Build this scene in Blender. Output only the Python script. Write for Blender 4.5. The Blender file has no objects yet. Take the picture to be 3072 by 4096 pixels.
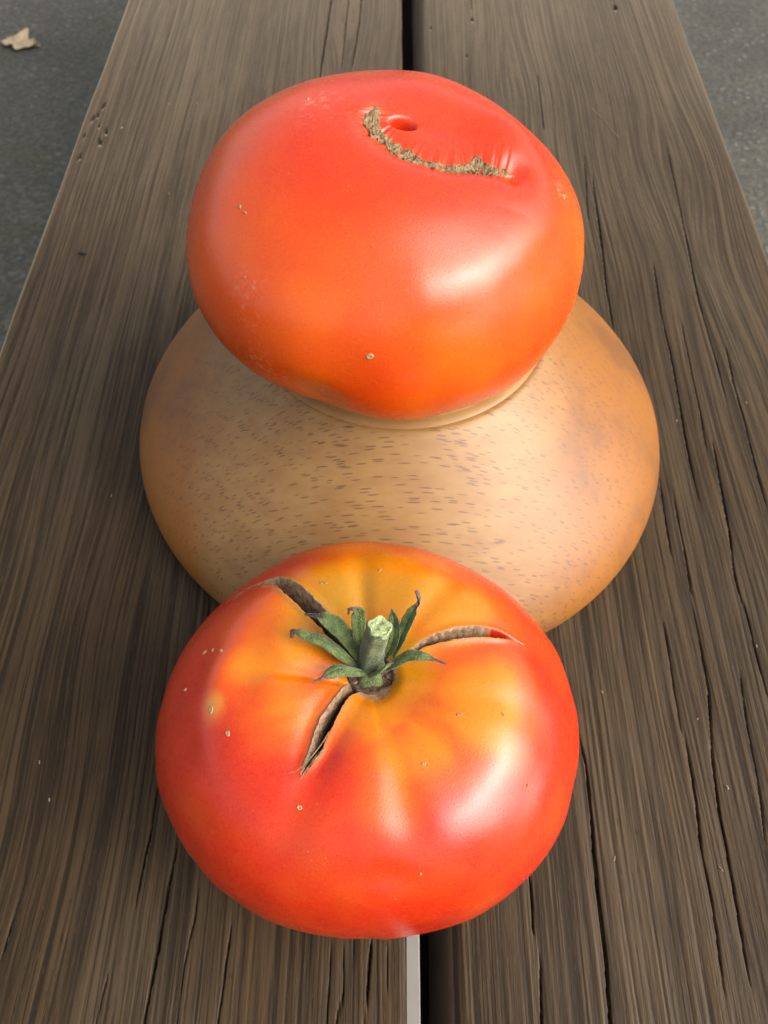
import bpy, math
import numpy as np
from mathutils import Vector

D = bpy.data
SC = bpy.context.scene
COL = SC.collection
R = math.radians

# ---------------------------------------------------------------- camera
cam_d = D.cameras.new('camera')
cam = D.objects.new('camera', cam_d)
COL.objects.link(cam)
cam.location = (0.0, 0.0, 0.2841)
cam.rotation_euler = (R(90 - 56.251), 0.0, R(0.557))
cam_d.sensor_fit = 'VERTICAL'
cam_d.sensor_height = 36.0
cam_d.lens = 29.295
cam_d.clip_start = 0.01
cam_d.clip_end = 600.0
cam_d.dof.use_dof = True
cam_d.dof.focus_distance = 0.215
cam_d.dof.aperture_fstop = 30.0
SC.camera = cam

# ---------------------------------------------------------------- sky and soft sun
SUN_EL, SUN_AZ = 37.0, 112.0          # azimuth clockwise from +Y
w = D.worlds.new('World')
SC.world = w
w.use_nodes = True
wn, wl = w.node_tree.nodes, w.node_tree.links
wn.clear()
sky = wn.new('ShaderNodeTexSky')
sky.sky_type = 'NISHITA'
sky.sun_disc = False
sky.sun_elevation = R(SUN_EL)
sky.sun_rotation = R(SUN_AZ)
sky.air_density = 1.0
sky.dust_density = 6.0
sky.ozone_density = 0.4
hsv = wn.new('ShaderNodeHueSaturation')
hsv.inputs['Saturation'].default_value = 0.35
bg = wn.new('ShaderNodeBackground')
bg.inputs['Strength'].default_value = 0.15
wo = wn.new('ShaderNodeOutputWorld')
wl.new(sky.outputs[0], hsv.inputs['Color'])
wl.new(hsv.outputs[0], bg.inputs['Color'])
wl.new(bg.outputs[0], wo.inputs['Surface'])
sun_d = D.lights.new('sun', 'SUN')
sun_d.energy = 1.5
sun_d.angle = R(68)
sun_d.color = (1.0, 0.955, 0.89)
sun = D.objects.new('sun', sun_d)
COL.objects.link(sun)
sd = Vector((math.sin(R(SUN_AZ)) * math.cos(R(SUN_EL)), math.cos(R(SUN_AZ)) * math.cos(R(SUN_EL)), math.sin(R(SUN_EL))))
sun.rotation_euler = (-sd).to_track_quat('-Z', 'Y').to_euler()
SC.view_settings.view_transform = 'Standard'
SC.view_settings.look = 'None'
SC.view_settings.exposure = 1.08
SC.view_settings.gamma = 1.0

rng = np.random.default_rng(7)

# ---------------------------------------------------------------- helpers
def link(o, parent=None):
    COL.objects.link(o)
    if parent:
        o.parent = parent
    return o

def tag(o, label=None, cat=None, group=None, kind=None):
    for k, v in (('label', label), ('category', cat), ('group', group), ('kind', kind)):
        if v:
            o[k] = v
    return o

def empty(name, loc, label, cat, group=None):
    o = D.objects.new(name, None)
    o.empty_display_size = 0.02
    o.location = loc
    link(o)
    return tag(o, label, cat, group)

def mesh(name, V, faces, mat, parent=None, smooth=True, attrs=None):
    """V (n,3) array, faces (m,4) or (m,3) array or list of such arrays"""
    if not isinstance(faces, list):
        faces = [faces]
    V = np.ascontiguousarray(V, dtype=np.float32)
    me = D.meshes.new(name)
    me.vertices.add(len(V))
    me.vertices.foreach_set('co', V.ravel())
    loops = np.concatenate([f.ravel() for f in faces]).astype(np.int32)
    sizes = np.concatenate([np.full(len(f), f.shape[1]) for f in faces]).astype(np.int32)
    starts = np.concatenate([[0], np.cumsum(sizes)[:-1]]).astype(np.int32)
    me.loops.add(len(loops))
    me.loops.foreach_set('vertex_index', loops)
    me.polygons.add(len(sizes))
    me.polygons.foreach_set('loop_start', starts)
    me.polygons.foreach_set('loop_total', sizes)
    me.polygons.foreach_set('use_smooth', np.full(len(sizes), smooth))
    me.update(calc_edges=True)
    me.validate()
    for k, a in (attrs or {}).items():
        a = np.asarray(a, dtype=np.float32)
        if a.ndim == 1:
            at = me.attributes.new(k, 'FLOAT', 'POINT')
            at.data.foreach_set('value', a)
        else:
            at = me.attributes.new(k, 'FLOAT_COLOR', 'POINT')
            at.data.foreach_set('color', np.hstack([a, np.ones((len(a), 1), np.float32)]).ravel())
    me.materials.append(mat)
    return link(D.objects.new(name, me), parent)

def grid_faces(nr, nc, wrap=False, flip=False):
    i = np.arange(nr - 1)[:, None]
    j = np.arange(nc if wrap else nc - 1)[None]
    j2 = (j + 1) % nc
    f = np.stack([i * nc + j, (i + 1) * nc + j, (i + 1) * nc + j2, i * nc + j2], -1).reshape(-1, 4)
    return f[:, ::-1] if flip else f

def sstep(a, b, x):
    t = np.clip((x - a) / (b - a), 0, 1)
    return t * t * (3 - 2 * t)

_L = rng.random((256, 256))
def vnoise(x, y, seed=0):
    x = x + seed * 17.31
    y = y + seed * 9.77
    xi, yi = np.floor(x).astype(int), np.floor(y).astype(int)
    fx, fy = x - xi, y - yi
    fx, fy = fx * fx * (3 - 2 * fx), fy * fy * (3 - 2 * fy)
    g = lambda a, b: _L[a % 256, b % 256]
    return (g(xi, yi) * (1 - fx) + g(xi + 1, yi) * fx) * (1 - fy) + (g(xi, yi + 1) * (1 - fx) + g(xi + 1, yi + 1) * fx) * fy

def fbm(x, y, seed=0, o=4):
    s, a, n = 0, 1, 0
    for k in range(o):
        s = s + a * vnoise(x * 2 ** k, y * 2 ** k, seed + 3 * k)
        n += a
        a *= .5
    return s / n

def rot(tx, ty):
    cx, sx, cy, sy = np.cos(tx), np.sin(tx), np.cos(ty), np.sin(ty)
    return np.array([[cy, 0, sy], [0, 1, 0], [-sy, 0, cy]]) @ np.array([[1, 0, 0], [0, cx, -sx], [0, sx, cx]])

def resample(P, n):
    P = np.asarray(P, float)
    # Catmull-Rom through the points
    Q = np.vstack([2 * P[0] - P[1], P, 2 * P[-1] - P[-2]])
    out = []
    for u in np.linspace(0, len(P) - 1, n):
        k = min(int(u), len(P) - 2)
        t = u - k
        a, b, c, d = Q[k:k + 4]
        out.append(.5 * (2 * b + (c - a) * t + (2 * a - 5 * b + 4 * c - d) * t * t + (3 * b - a - 3 * c + d) * t ** 3))
    return np.array(out)

def tube(P, rad, nseg=12, cap=True):
    """swept tube; rad is (n,) radii. Returns verts, [faces]"""
    P = np.asarray(P, float)
    n = len(P)
    T = np.gradient(P, axis=0)
    T /= np.linalg.norm(T, axis=1, keepdims=True)
    ref = np.array([0.3, 0.9, 0.2])
    N = np.cross(T, ref)
    N /= np.linalg.norm(N, axis=1, keepdims=True)
    B = np.cross(T, N)
    a = np.linspace(0, 2 * np.pi, nseg, endpoint=False)
    V = P[:, None] + np.asarray(rad)[:, None, None] * (np.cos(a)[None, :, None] * N[:, None] + np.sin(a)[None, :, None] * B[:, None])
    V = V.reshape(-1, 3)
    fs = [grid_faces(n, nseg, wrap=True)]
    if cap:
        V = np.vstack([V, P[0], P[-1]])
        j = np.arange(nseg)
        fs.append(np.stack([np.full(nseg, n * nseg), j, (j + 1) % nseg], -1))
        o = (n - 1) * nseg
        fs.append(np.stack([np.full(nseg, n * nseg + 1), o + (j + 1) % nseg, o + j], -1))
    return V, fs

# ---------------------------------------------------------------- materials
K = 0.56
def new_mat(name):
    m = D.materials.new(name)
    m.use_nodes = True
    nt = m.node_tree
    return m, nt.nodes, nt.links, nt.nodes['Principled BSDF']

def N(nodes, typ, **kw):
    n = nodes.new(typ)
    for k, v in kw.items():
        if k in ('operation', 'blend_type', 'data_type', 'noise_dimensions', 'feature', 'attribute_name', 'interpolation_type', 'clamp'):
            setattr(n, k, v)
        else:
            n.inputs[k].default_value = v
    return n

def math_n(nodes, links, op, a, b=None, c=None, clamp=False):
    n = nodes.new('ShaderNodeMath')
    n.operation = op
    n.use_clamp = clamp
    for i, v in enumerate((a, b, c)):
        if v is None:
            continue
        if isinstance(v, (int, float)):
            n.inputs[i].default_value = v
        else:
            links.new(v, n.inputs[i])
    return n.outputs[0]

def mix_c(nodes, links, f, a, b, mode='MIX'):
    n = nodes.new('ShaderNodeMix')
    n.data_type = 'RGBA'
    n.blend_type = mode
    for i, v in ((0, f), (6, a), (7, b)):
        if isinstance(v, (int, float)):
            n.inputs[i].default_value = v
        elif isinstance(v, tuple):
            n.inputs[i].default_value = (*v, 1.0)
        else:
            links.new(v, n.inputs[i])
    return n.outputs[2]

def noise(nodes, links, vec, scale, detail=3.0, rough=0.55, dist=0.0):
    n = nodes.new('ShaderNodeTexNoise')
    n.inputs['Scale'].default_value = scale
    n.inputs['Detail'].default_value = detail
    n.inputs['Roughness'].default_value = rough
    n.inputs['Distortion'].default_value = dist
    links.new(vec, n.inputs['Vector'])
    return n.outputs['Fac']

def maprange(nodes, links, v, a, b, c=0.0, d=1.0):
    n = nodes.new('ShaderNodeMapRange')
    n.interpolation_type = 'SMOOTHSTEP'
    links.new(v, n.inputs[0])
    for i, x in enumerate((a, b, c, d)):
        n.inputs[i + 1].default_value = x
    return n.outputs[0]

def mapping(nodes, links, scale, rotz=0.0, loc=(0, 0, 0)):
    tc = nodes.new('ShaderNodeTexCoord')
    mp = nodes.new('ShaderNodeMapping')
    mp.inputs['Scale'].default_value = scale
    mp.inputs['Rotation'].default_value = (0, 0, rotz)
    mp.inputs['Location'].default_value = loc
    links.new(tc.outputs['Object'], mp.inputs['Vector'])
    return mp.outputs[0]

def bump(nodes, links, h, strength, dist, bsdf, prev=None):
    b = nodes.new('ShaderNodeBump')
    b.inputs['Strength'].default_value = strength
    b.inputs['Distance'].default_value = dist
    links.new(h, b.inputs['Height'])
    if prev:
        links.new(prev, b.inputs['Normal'])
    links.new(b.outputs[0], bsdf.inputs['Normal'])
    return b.outputs[0]

def attr(nodes, name):
    a = nodes.new('ShaderNodeAttribute')
    a.attribute_name = name
    return a

def weathered_wood(name, grey, seed, dark=1.0):
    m, n, l, b = new_mat(name)
    tc = n.new('ShaderNodeTexCoord')
    sx = n.new('ShaderNodeSeparateXYZ')
    l.new(tc.outputs['Object'], sx.inputs[0])
    cb = n.new('ShaderNodeCombineXYZ')
    l.new(attr(n, 'gx').outputs['Fac'], cb.inputs[0])
    l.new(sx.outputs[1], cb.inputs[1])
    l.new(sx.outputs[2], cb.inputs[2])

    def mapping(n, l, scale, rotz=0.0, loc=(0, 0, 0)):
        mp = n.new('ShaderNodeMapping')
        mp.inputs['Scale'].default_value = scale
        mp.inputs['Location'].default_value = loc
        l.new(cb.outputs[0], mp.inputs['Vector'])
        return mp.outputs[0]
    g = attr(n, 'grain').outputs['Fac']
    v = mapping(n, l, (1, .035, 1), loc=(seed, 0, 0))
    fine = math_n(n, l, 'MULTIPLY_ADD', noise(n, l, mapping(n, l, (1, .012, 1), loc=(seed, 0, 0)), 950, 1.5, .6), .55, math_n(n, l, 'MULTIPLY', noise(n, l, mapping(n, l, (1, .02, 1), loc=(0, seed, 0)), 2100, 1.5, .6), .45))
    mid = noise(n, l, v, 230, 4, .6)
    v2 = mapping(n, l, (1, .35, 1), loc=(seed * 2, 0, 0))
    patch = noise(n, l, v2, 16, 4, .6)
    patch2 = noise(n, l, mapping(n, l, (1, .5, 1), loc=(0, seed, 0)), 45, 5, .65)
    v3 = mapping(n, l, (1, .16, 1), loc=(seed * 3, 0, 0))
    speck = noise(n, l, v3, 1500, 2, .5)
    s = math_n(n, l, 'MULTIPLY_ADD', g, .22, math_n(n, l, 'MULTIPLY_ADD', fine, .78, math_n(n, l, 'MULTIPLY', mid, .08)))
    s = maprange(n, l, s, .43, .66)
    d = dark
    c = mix_c(n, l, s, (.034 * d, .0205 * d, .0092 * d), (.116 * d, .070 * d, .031 * d))
    gcol = mix_c(n, l, s, (.054 * d, .038 * d, .021 * d), (.158 * d, .111 * d, .062 * d))
    pf = math_n(n, l, 'ADD', maprange(n, l, patch, .36, .68, 0, .75), grey, clamp=True)
    c = mix_c(n, l, pf, c, gcol)
    c = mix_c(n, l, maprange(n, l, patch2, .52, .72, 0, .25), c, (.030 * d, .022 * d, .017 * d))
    c = mix_c(n, l, maprange(n, l, speck, .62, .8, 0, .5), c, (.17 * d, .115 * d, .06 * d))
    c = mix_c(n, l, maprange(n, l, speck, .36, .22, 0, .55), c, (.006, .004, .003))
    c = mix_c(n, l, attr(n, 'raw').outputs['Fac'], c, (.24, .135, .075))
    wet = attr(n, 'stain').outputs['Fac']
    c = mix_c(n, l, wet, c, (.004, .003, .0025))
    l.new(mix_c(n, l, 1.0, c, (K, K, K), 'MULTIPLY'), b.inputs['Base Color'])
    rr = maprange(n, l, s, 0, 1, .56, .42)
    l.new(rr, b.inputs['Roughness'])
    b.inputs['Specular IOR Level'].default_value = .12
    b.inputs['Sheen Weight'].default_value = .6
    b.inputs['Sheen Roughness'].default_value = .35
    b.inputs['Sheen Tint'].default_value = (1.0, .81, .58, 1)
    h = math_n(n, l, 'ADD', math_n(n, l, 'MULTIPLY', fine, .6), math_n(n, l, 'MULTIPLY', speck, .4))
    bump(n, l, h, .55, .0006, b)
    return m

def plain(name, col, rough=.6, var=.25, scale=300, bmp=.3, bd=.0003, spec=.4):
    m, n, l, b = new_mat(name)
    v = mapping(n, l, (1, 1, 1))
    f = noise(n, l, v, scale, 5, .6)
    f2 = noise(n, l, v, scale * .17, 3, .6)
    lo = tuple(K * c * (1 - var) for c in col)
    hi = tuple(min(1, K * c * (1 + var)) for c in col)
    s = maprange(n, l, math_n(n, l, 'MULTIPLY_ADD', f, .6, math_n(n, l, 'MULTIPLY', f2, .4)), .3, .7)
    l.new(mix_c(n, l, s, lo, hi), b.inputs['Base Color'])
    b.inputs['Roughness'].default_value = rough
    b.inputs['Specular IOR Level'].default_value = spec
    bump(n, l, f, bmp, bd, b)
    return m

def tomato_mat():
    m, n, l, b = new_mat('tomato_skin')
    pig = attr(n, 'pigment').outputs['Color']
    cork = attr(n, 'cork').outputs['Fac']
    v = mapping(n, l, (1, 1, 1))
    mot = noise(n, l, v, 240, 4, .65)
    fine = noise(n, l, v, 2200, 2, .5)
    c = mix_c(n, l, maprange(n, l, mot, .35, .7, 0, .07), pig, (.82, .10, .003))
    gr = noise(n, l, v, 1500, 3, .7)
    c = mix_c(n, l, maprange(n, l, gr, .3, .7, .0, .16), c, mix_c(n, l, .5, c, (.95, .20, .02)))
    c = mix_c(n, l, maprange(n, l, gr, .42, .25, .0, .35), c, (.34, .012, .002))
    vo = n.new('ShaderNodeTexVoronoi')
    vo.inputs['Scale'].default_value = 430
    l.new(v, vo.inputs['Vector'])
    sp = maprange(n, l, vo.outputs['Distance'], .13, .05)
    sp = math_n(n, l, 'MULTIPLY', sp, maprange(n, l, mot, .46, .62, 0, .6))
    c = mix_c(n, l, sp, c, (.60, .22, .08))
    cn = noise(n, l, v, 700, 5, .7)
    cc = mix_c(n, l, maprange(n, l, cn, .3, .7), (.115, .056, .028), (.40, .255, .145))
    cc = mix_c(n, l, math_n(n, l, 'MULTIPLY', attr(n, 'deep_shade').outputs['Fac'], .9), cc, (.040, .012, .007))  # shade inside the splits mixed into the cork colour
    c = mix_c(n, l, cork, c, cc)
    l.new(mix_c(n, l, 1.0, c, (.70, .70, .70), 'MULTIPLY'), b.inputs['Base Color'])
    sm = math_n(n, l, 'MULTIPLY_ADD', mot, .05, .25)
    l.new(math_n(n, l, 'MULTIPLY_ADD', cork, .5, sm), b.inputs['Roughness'])
    b.inputs['Specular IOR Level'].default_value = .5
    l.new(math_n(n, l, 'MULTIPLY_ADD', cork, -.22, .22), b.inputs['Subsurface Weight'])
    b.inputs['Subsurface Radius'].default_value = (1.0, .25, .06)
    b.inputs['Subsurface Scale'].default_value = .004
    h = math_n(n, l, 'ADD', math_n(n, l, 'MULTIPLY', fine, .25), math_n(n, l, 'MULTIPLY', cn, cork))
    bump(n, l, h, .16, .0012, b)
    return m

def bowl_mat(name, plain_grain=False):
    m, n, l, b = new_mat(name)
    tc = n.new('ShaderNodeTexCoord')
    sx = n.new('ShaderNodeSeparateXYZ')
    l.new(tc.outputs['Object'], sx.inputs[0])
    v = mapping(n, l, (1, 1, 1))
    big = noise(n, l, v, 22, 4, .6)
    med = noise(n, l, mapping(n, l, (.35, 1, 1), R(-5)), 160, 4, .6)
    fine = noise(n, l, mapping(n, l, (.2, 1, 1), R(-5)), 900, 3, .6)
    c = mix_c(n, l, maprange(n, l, med, .3, .7), (.325, .158, .043), (.380, .205, .062))
    # darker orange growth layers towards both ends of the block
    wob = math_n(n, l, 'MULTIPLY_ADD', big, .046, -.023)
    xl = math_n(n, l, 'ADD', sx.outputs[0], wob)
    left = maprange(n, l, xl, -.058, -.082)
    right = maprange(n, l, xl, .030, .070)
    ends = math_n(n, l, 'MAXIMUM', left, right)
    c = mix_c(n, l, math_n(n, l, 'MULTIPLY', ends, .95), c, (.345, .118, .010))
    blot = noise(n, l, v, 26, 5, .62)
    c = mix_c(n, l, math_n(n, l, 'MULTIPLY', maprange(n, l, blot, .44, .70, 0, .6), ends), c, (.150, .052, .020))
    c = mix_c(n, l, maprange(n, l, fine, .6, .8, 0, .25), c, (.21, .10, .035))
    if not plain_grain:
        mp = mapping(n, l, (150, 1900, 520), R(-5))
        vo = n.new('ShaderNodeTexVoronoi')
        vo.inputs['Scale'].default_value = 1.0
        vo.inputs['Randomness'].default_value = 1.0
        l.new(mp, vo.inputs['Vector'])
        sep = n.new('ShaderNodeSeparateColor')
        l.new(vo.outputs['Color'], sep.inputs[0])
        pick = maprange(n, l, sep.outputs[0], .60, .7)
        fl = math_n(n, l, 'MULTIPLY', maprange(n, l, vo.outputs['Distance'], .42, .30), pick)
        ge = n.new('ShaderNodeNewGeometry')
        sn = n.new('ShaderNodeSeparateXYZ')
        l.new(ge.outputs['Normal'], sn.inputs[0])
        fade = maprange(n, l, math_n(n, l, 'ABSOLUTE', sn.outputs[0]), .55, .9, .8, .2)
        fl = math_n(n, l, 'MULTIPLY', fl, fade)
        c = mix_c(n, l, fl, c, (.125, .050, .014))
    l.new(mix_c(n, l, 1.0, c, (.62, .62, .62), 'MULTIPLY'), b.inputs['Base Color'])
    b.inputs['Roughness'].default_value = .48
    b.inputs['Specular IOR Level'].default_value = .5
    bump(n, l, fine, .12, .0006, b)
    return m

def asphalt_mat():
    m, n, l, b = new_mat('asphalt')
    v = mapping(n, l, (1, 1, 1))
    a = math_n(n, l, 'MULTIPLY_ADD', noise(n, l, v, 5.5, 5, .65), .6, math_n(n, l, 'MULTIPLY', noise(n, l, v, 38, 4, .7), .4))
    f = noise(n, l, v, 120, 5, .7)
    c = mix_c(n, l, maprange(n, l, a, .35, .65), (.066, .063, .047), (.128, .119, .086))
    c = mix_c(n, l, maprange(n, l, noise(n, l, v, 13, 4, .6), .52, .68, 0, .6), c, (.078, .080, .034))
    c = mix_c(n, l, maprange(n, l, f, .38, .60, 0, .75), c, (.026, .026, .023))
    vo = n.new('ShaderNodeTexVoronoi')
    vo.inputs['Scale'].default_value = 85
    l.new(v, vo.inputs['Vector'])
    sep = n.new('ShaderNodeSeparateColor')
    l.new(vo.outputs['Color'], sep.inputs[0])
    st = math_n(n, l, 'MULTIPLY', maprange(n, l, vo.outputs['Distance'], .42, .25), maprange(n, l, sep.outputs[0], .72, .95, 0, .35))
    c = mix_c(n, l, st, c, (.22, .22, .195))
    l.new(mix_c(n, l, 1.0, c, (.72, .72, .72), 'MULTIPLY'), b.inputs['Base Color'])
    b.inputs['Roughness'].default_value = .85
    bump(n, l, math_n(n, l, 'ADD', f, st), .8, .004, b)
    return m

M_left = weathered_wood('weathered_wood', .0, 1.7, .66)
M_right = weathered_wood('weathered_grey_wood', .12, 5.1, .72)
M_leg = plain('old_timber', (.07, .055, .042), .7)
M_strip = plain('pale_paint', (.30, .285, .25), .6, .06, 120, .1)
M_tom = tomato_mat()
M_bowl = bowl_mat('bowl_wood')
M_foot = bowl_mat('bowl_foot_wood', True)
M_asph = asphalt_mat()
M_stone = plain('gravel_stone', (.15, .145, .12), .8, .4, 60, .3, .002)
M_leaf = plain('dry_leaf', (.56, .43, .25), .75, .25, 60, .4, .002)
M_cork = plain('cork_tissue', (.27, .185, .095), .85, .6, 700, .9, .0005, .2)
M_brown = plain('dried_tissue', (.11, .068, .04), .8, .55, 1200, .8, .0004, .2)
M_spot = plain('pale_corky_spot', (.50, .30, .13), .7, .25, 1500, .5, .0002)
M_green = None

def green_mat():
    m, n, l, b = new_mat('sepal_green')
    dry = attr(n, 'dry').outputs['Fac']
    v = mapping(n, l, (1, 1, 1))
    f = noise(n, l, v, 420, 5, .65)
    c = mix_c(n, l, maprange(n, l, f, .3, .7), (.032, .062, .008), (.150, .210, .040))
    vo = n.new('ShaderNodeTexVoronoi')
    vo.inputs['Scale'].default_value = 2300
    l.new(v, vo.inputs['Vector'])
    c = mix_c(n, l, maprange(n, l, vo.outputs['Distance'], .33, .12, 0, .45), c, (.20, .24, .14))
    c = mix_c(n, l, dry, c, mix_c(n, l, maprange(n, l, f, .35, .65), (.045, .026, .017), (.17, .12, .08)))
    l.new(mix_c(n, l, 1.0, c, (.62, .62, .62), 'MULTIPLY'), b.inputs['Base Color'])
    b.inputs['Roughness'].default_value = .6
    b.inputs['Specular IOR Level'].default_value = .35
    b.inputs['Sheen Weight'].default_value = .2
    bump(n, l, math_n(n, l, 'ADD', f, vo.outputs['Distance']), .6, .0004, b)
    return m

M_green = green_mat()
M_cut = plain('stem_cut_green', (.40, .48, .22), .7, .45, 900, 1.0, .0006, .3)

# ---------------------------------------------------------------- ground
def sheet(name, s, z, mat):
    V = np.array([[-s, -s, z], [s, -s, z], [s, s, z], [-s, s, z]], float)
    return mesh(name, V, np.array([[0, 1, 2, 3]]), mat, smooth=False)

GZ = -0.45
tag(sheet('ground', 250, GZ, M_asph), kind='structure')

# loose grit on the asphalt where it shows past the bench
sv, sf, k = [], [], 0
ico = np.array([[0, 0, 1], [.89, 0, .45], [.28, .85, .45], [-.72, .53, .45], [-.72, -.53, .45], [.28, -.85, .45]], float)
icf = np.array([[0, 1, 2], [0, 2, 3], [0, 3, 4], [0, 4, 5], [0, 5, 1]])
for i in range(420):
    side = -1 if rng.random() < .6 else 1
    x = side * rng.uniform(.3, 1.0)
    y = rng.uniform(.4, 1.9)
    s = .0016 + .0045 * rng.random() ** 3
    P = ico * s * rng.uniform(.7, 1.3, (6, 1)) * np.array([1, 1, .6])
    a = rng.uniform(0, 6.28)
    P = P @ np.array([[math.cos(a), math.sin(a), 0], [-math.sin(a), math.cos(a), 0], [0, 0, 1]])
    sv.append(P + np.array([x, y, GZ - s * .2]))
    sf.append(icf + k)
    k += 6
tag(mesh('grit', np.vstack(sv), np.vstack(sf), M_stone, smooth=False), kind='stuff')

# pale dry leaf lying on the asphalt
nu, nv = 26, 15
uu, vv = np.meshgrid(np.linspace(-1, 1, nu), np.linspace(-1, 1, nv), indexing='ij')
wid = (1 - np.abs(uu) ** 2.2) * (.8 + .25 * np.cos(uu * 9)) + .05
X = uu * .036 + .003 * np.sin(vv * 4)
Y = vv * wid * .023 + .012 * np.exp(-((uu + .05) / .25) ** 2) * (vv + 1)
Z = .006 + .006 * np.abs(vv) ** 1.5 + .0035 * np.sin(uu * 5 + vv * 3) + .003 * fbm(uu * 3 + 5, vv * 3 + 5, 4)
top = np.stack([X, Y, Z], -1).reshape(-1, 3)
bot = top - np.array([0, 0, .0006])
f1 = grid_faces(nu, nv)
rim = np.concatenate([np.arange(nv), np.arange(1, nu) * nv + nv - 1, (nu - 1) * nv + np.arange(nv - 2, -1, -1), np.arange(nu - 2, 0, -1) * nv])
o = len(top)
rf_ = np.stack([rim, np.roll(rim, -1), np.roll(rim, -1) + o, rim + o], -1)
lf = mesh('dry_leaf', np.vstack([top, bot]), [f1, f1[:, ::-1] + o, rf_], M_leaf)
lf.location = (-.628, 1.432, GZ)
lf.rotation_euler = (0, 0, R(-8))
lf.scale = (.92, .92, .55)
tag(lf, 'pale dry curled leaf lying on the dark asphalt left of the bench', 'leaf')

# ---------------------------------------------------------------- bench
bench = empty('bench', (0, 0, GZ), 'weathered brown wooden bench of two thick planks with a gap between', 'bench')
BO = np.array([0, 0, -GZ])
LC = [
(0.9, [(-0.0762, 0.079), (-0.0763, 0.0777), (-0.0766, 0.0641), (-0.0772, 0.0565), (-0.0776, 0.0479), (-0.0777, 0.0402)]),
(1.3, [(-0.0672, 0.0618), (-0.0678, 0.0537), (-0.0683, 0.0469), (-0.0686, 0.037), (-0.0688, 0.0291), (-0.0694, 0.0205), (-0.07, 0.0102), (-0.0705, -.05)]),
(0.8, [(-0.0472, 0.0421), (-0.0475, 0.0335), (-0.0479, 0.0267), (-0.048, 0.0182), (-0.0484, 0.0119), (-.049, -.04)]),
(0.7, [(-0.1139, 0.0498), (-0.1145, 0.0425), (-0.1151, 0.0334), (-0.1155, 0.0261)]),
(0.4, [(-0.0825, 0.0234), (-0.0835, 0.0164), (-0.0839, 0.01), (-.0845, -.03)]),
(0.5, [(-0.0587, 0.0515), (-0.0588, 0.0387), (-0.0604, 0.0256), (-0.0605, 0.0103), (-.061, -.03)]),
(1.0, [(-0.0042, 0.0327), (-0.0047, 0.024), (-0.005, 0.0159)]),
(0.5, [(-0.0056, 0.0156), (-0.0058, 0.0147), (-0.0059, 0.0108), (-.006, -.03)]),
(0.45, [(0.0008, 0.0311), (0.0008, 0.0178)]),
(0.6, [(-0.0162, 0.0336), (-0.0167, 0.0176), (-0.0169, 0.0107), (-.017, -.02)]),
(0.45, [(-0.0125, 0.0326), (-0.0123, 0.0177), (-0.014, 0.0116), (-.0145, -.02)]),
(0.4, [(-0.0095, 0.0327), (-0.0095, 0.0239)]),
(1.6, [(-.041, .70), (-0.0425, 0.6178), (-0.0444, 0.5536), (-0.0458, 0.5)]),
(0.9, [(-.020, .70), (-0.0216, 0.618), (-0.0224, 0.5849), (-0.0255, 0.5273)]),
(0.6, [(-0.0679, 0.147), (-0.0677, 0.1397), (-0.0688, 0.1342)]),
(0.6, [(-.030, .66), (-.0315, .56), (-.033, .48)]),
]
RC = [
(1.3, [(0.0664, 0.0975), (0.068, 0.0862), (0.0677, 0.0686), (0.0668, 0.0567), (0.0665, 0.0426), (0.0667, 0.0294), (0.0656, 0.0115), (.065, -.05)]),
(0.9, [(0.0457, 0.0513), (0.0456, 0.0424), (0.0454, 0.0344)]),
(0.8, [(0.047, 0.0292), (0.0456, 0.0113), (.045, -.03)]),
(0.7, [(0.1039, 0.1422), (0.1038, 0.1297), (0.1031, 0.114), (0.1026, 0.0985)]),
(0.8, [(0.1035, 0.0979), (0.1035, 0.0846), (0.103, 0.072), (0.1018, 0.0599), (0.1018, 0.0452), (0.1015, 0.0349), (0.1005, 0.0172)]),
(0.9, [(0.1164, 0.1504), (0.1161, 0.1344), (0.1153, 0.1134), (0.1114, 0.0879), (0.1099, 0.069), (0.1098, 0.0542), (0.1093, 0.0387), (0.1084, 0.0197)]),
(0.9, [(0.1362, 0.1506), (0.1358, 0.1277), (0.1361, 0.1122)]),
(0.5, [(0.1285, 0.1231), (0.1263, 0.1015), (0.1255, 0.0816), (0.1228, 0.0602)]),
(1.1, [(.113, .42), (0.1098, 0.3545), (0.1079, 0.3224), (0.1074, 0.295)]),
(0.9, [(0.1348, 0.3468), (0.1324, 0.3129), (0.1318, 0.2818), (0.1308, 0.2553), (0.1292, 0.2307), (0.1284, 0.2079), (0.1285, 0.1907)]),
(0.7, [(.160, .45), (0.1547, 0.3549), (0.1527, 0.3228), (0.1521, 0.2955), (0.1522, 0.269), (0.1513, 0.2474)]),
(0.6, [(0.1409, 0.3046), (0.1396, 0.2689), (0.1388, 0.2453), (0.1369, 0.2215)]),
(0.7, [(0.1591, 0.2865), (0.1573, 0.2607), (0.157, 0.2358), (0.1559, 0.2126), (0.1555, 0.1909)]),
(0.9, [(0.1407, 0.2289), (0.1389, 0.2036), (0.1378, 0.1825), (0.1355, 0.1628), (0.1352, 0.1444)]),
(0.6, [(0.1141, 0.2077), (0.1129, 0.1847), (0.1123, 0.1703)]),
(0.7, [(0.1186, 0.2008), (0.1178, 0.1743), (0.1167, 0.1515)]),
(0.6, [(0.1107, 0.4373), (0.1081, 0.4063), (0.1056, 0.3774)]),
(0.6, [(0.092, 0.5246), (0.0899, 0.4591)]),
(0.7, [(0.0545, 0.68), (0.0545, 0.6187), (0.0543, 0.6002)]),
]
HOLES_L = [(-0.1751, 0.4849, 1.6), (-0.1791, 0.472, 1.4), (-0.1685, 0.4584, 1.6), (-0.1699, 0.4474, 1.8), (-0.1763, 0.4759, 1.2), (-0.1805, 0.4546, 1.3),
           (-0.1788, 0.4331, 1.4), (-.174, .464, 1.0), (-.171, .452, 1.1)]
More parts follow.
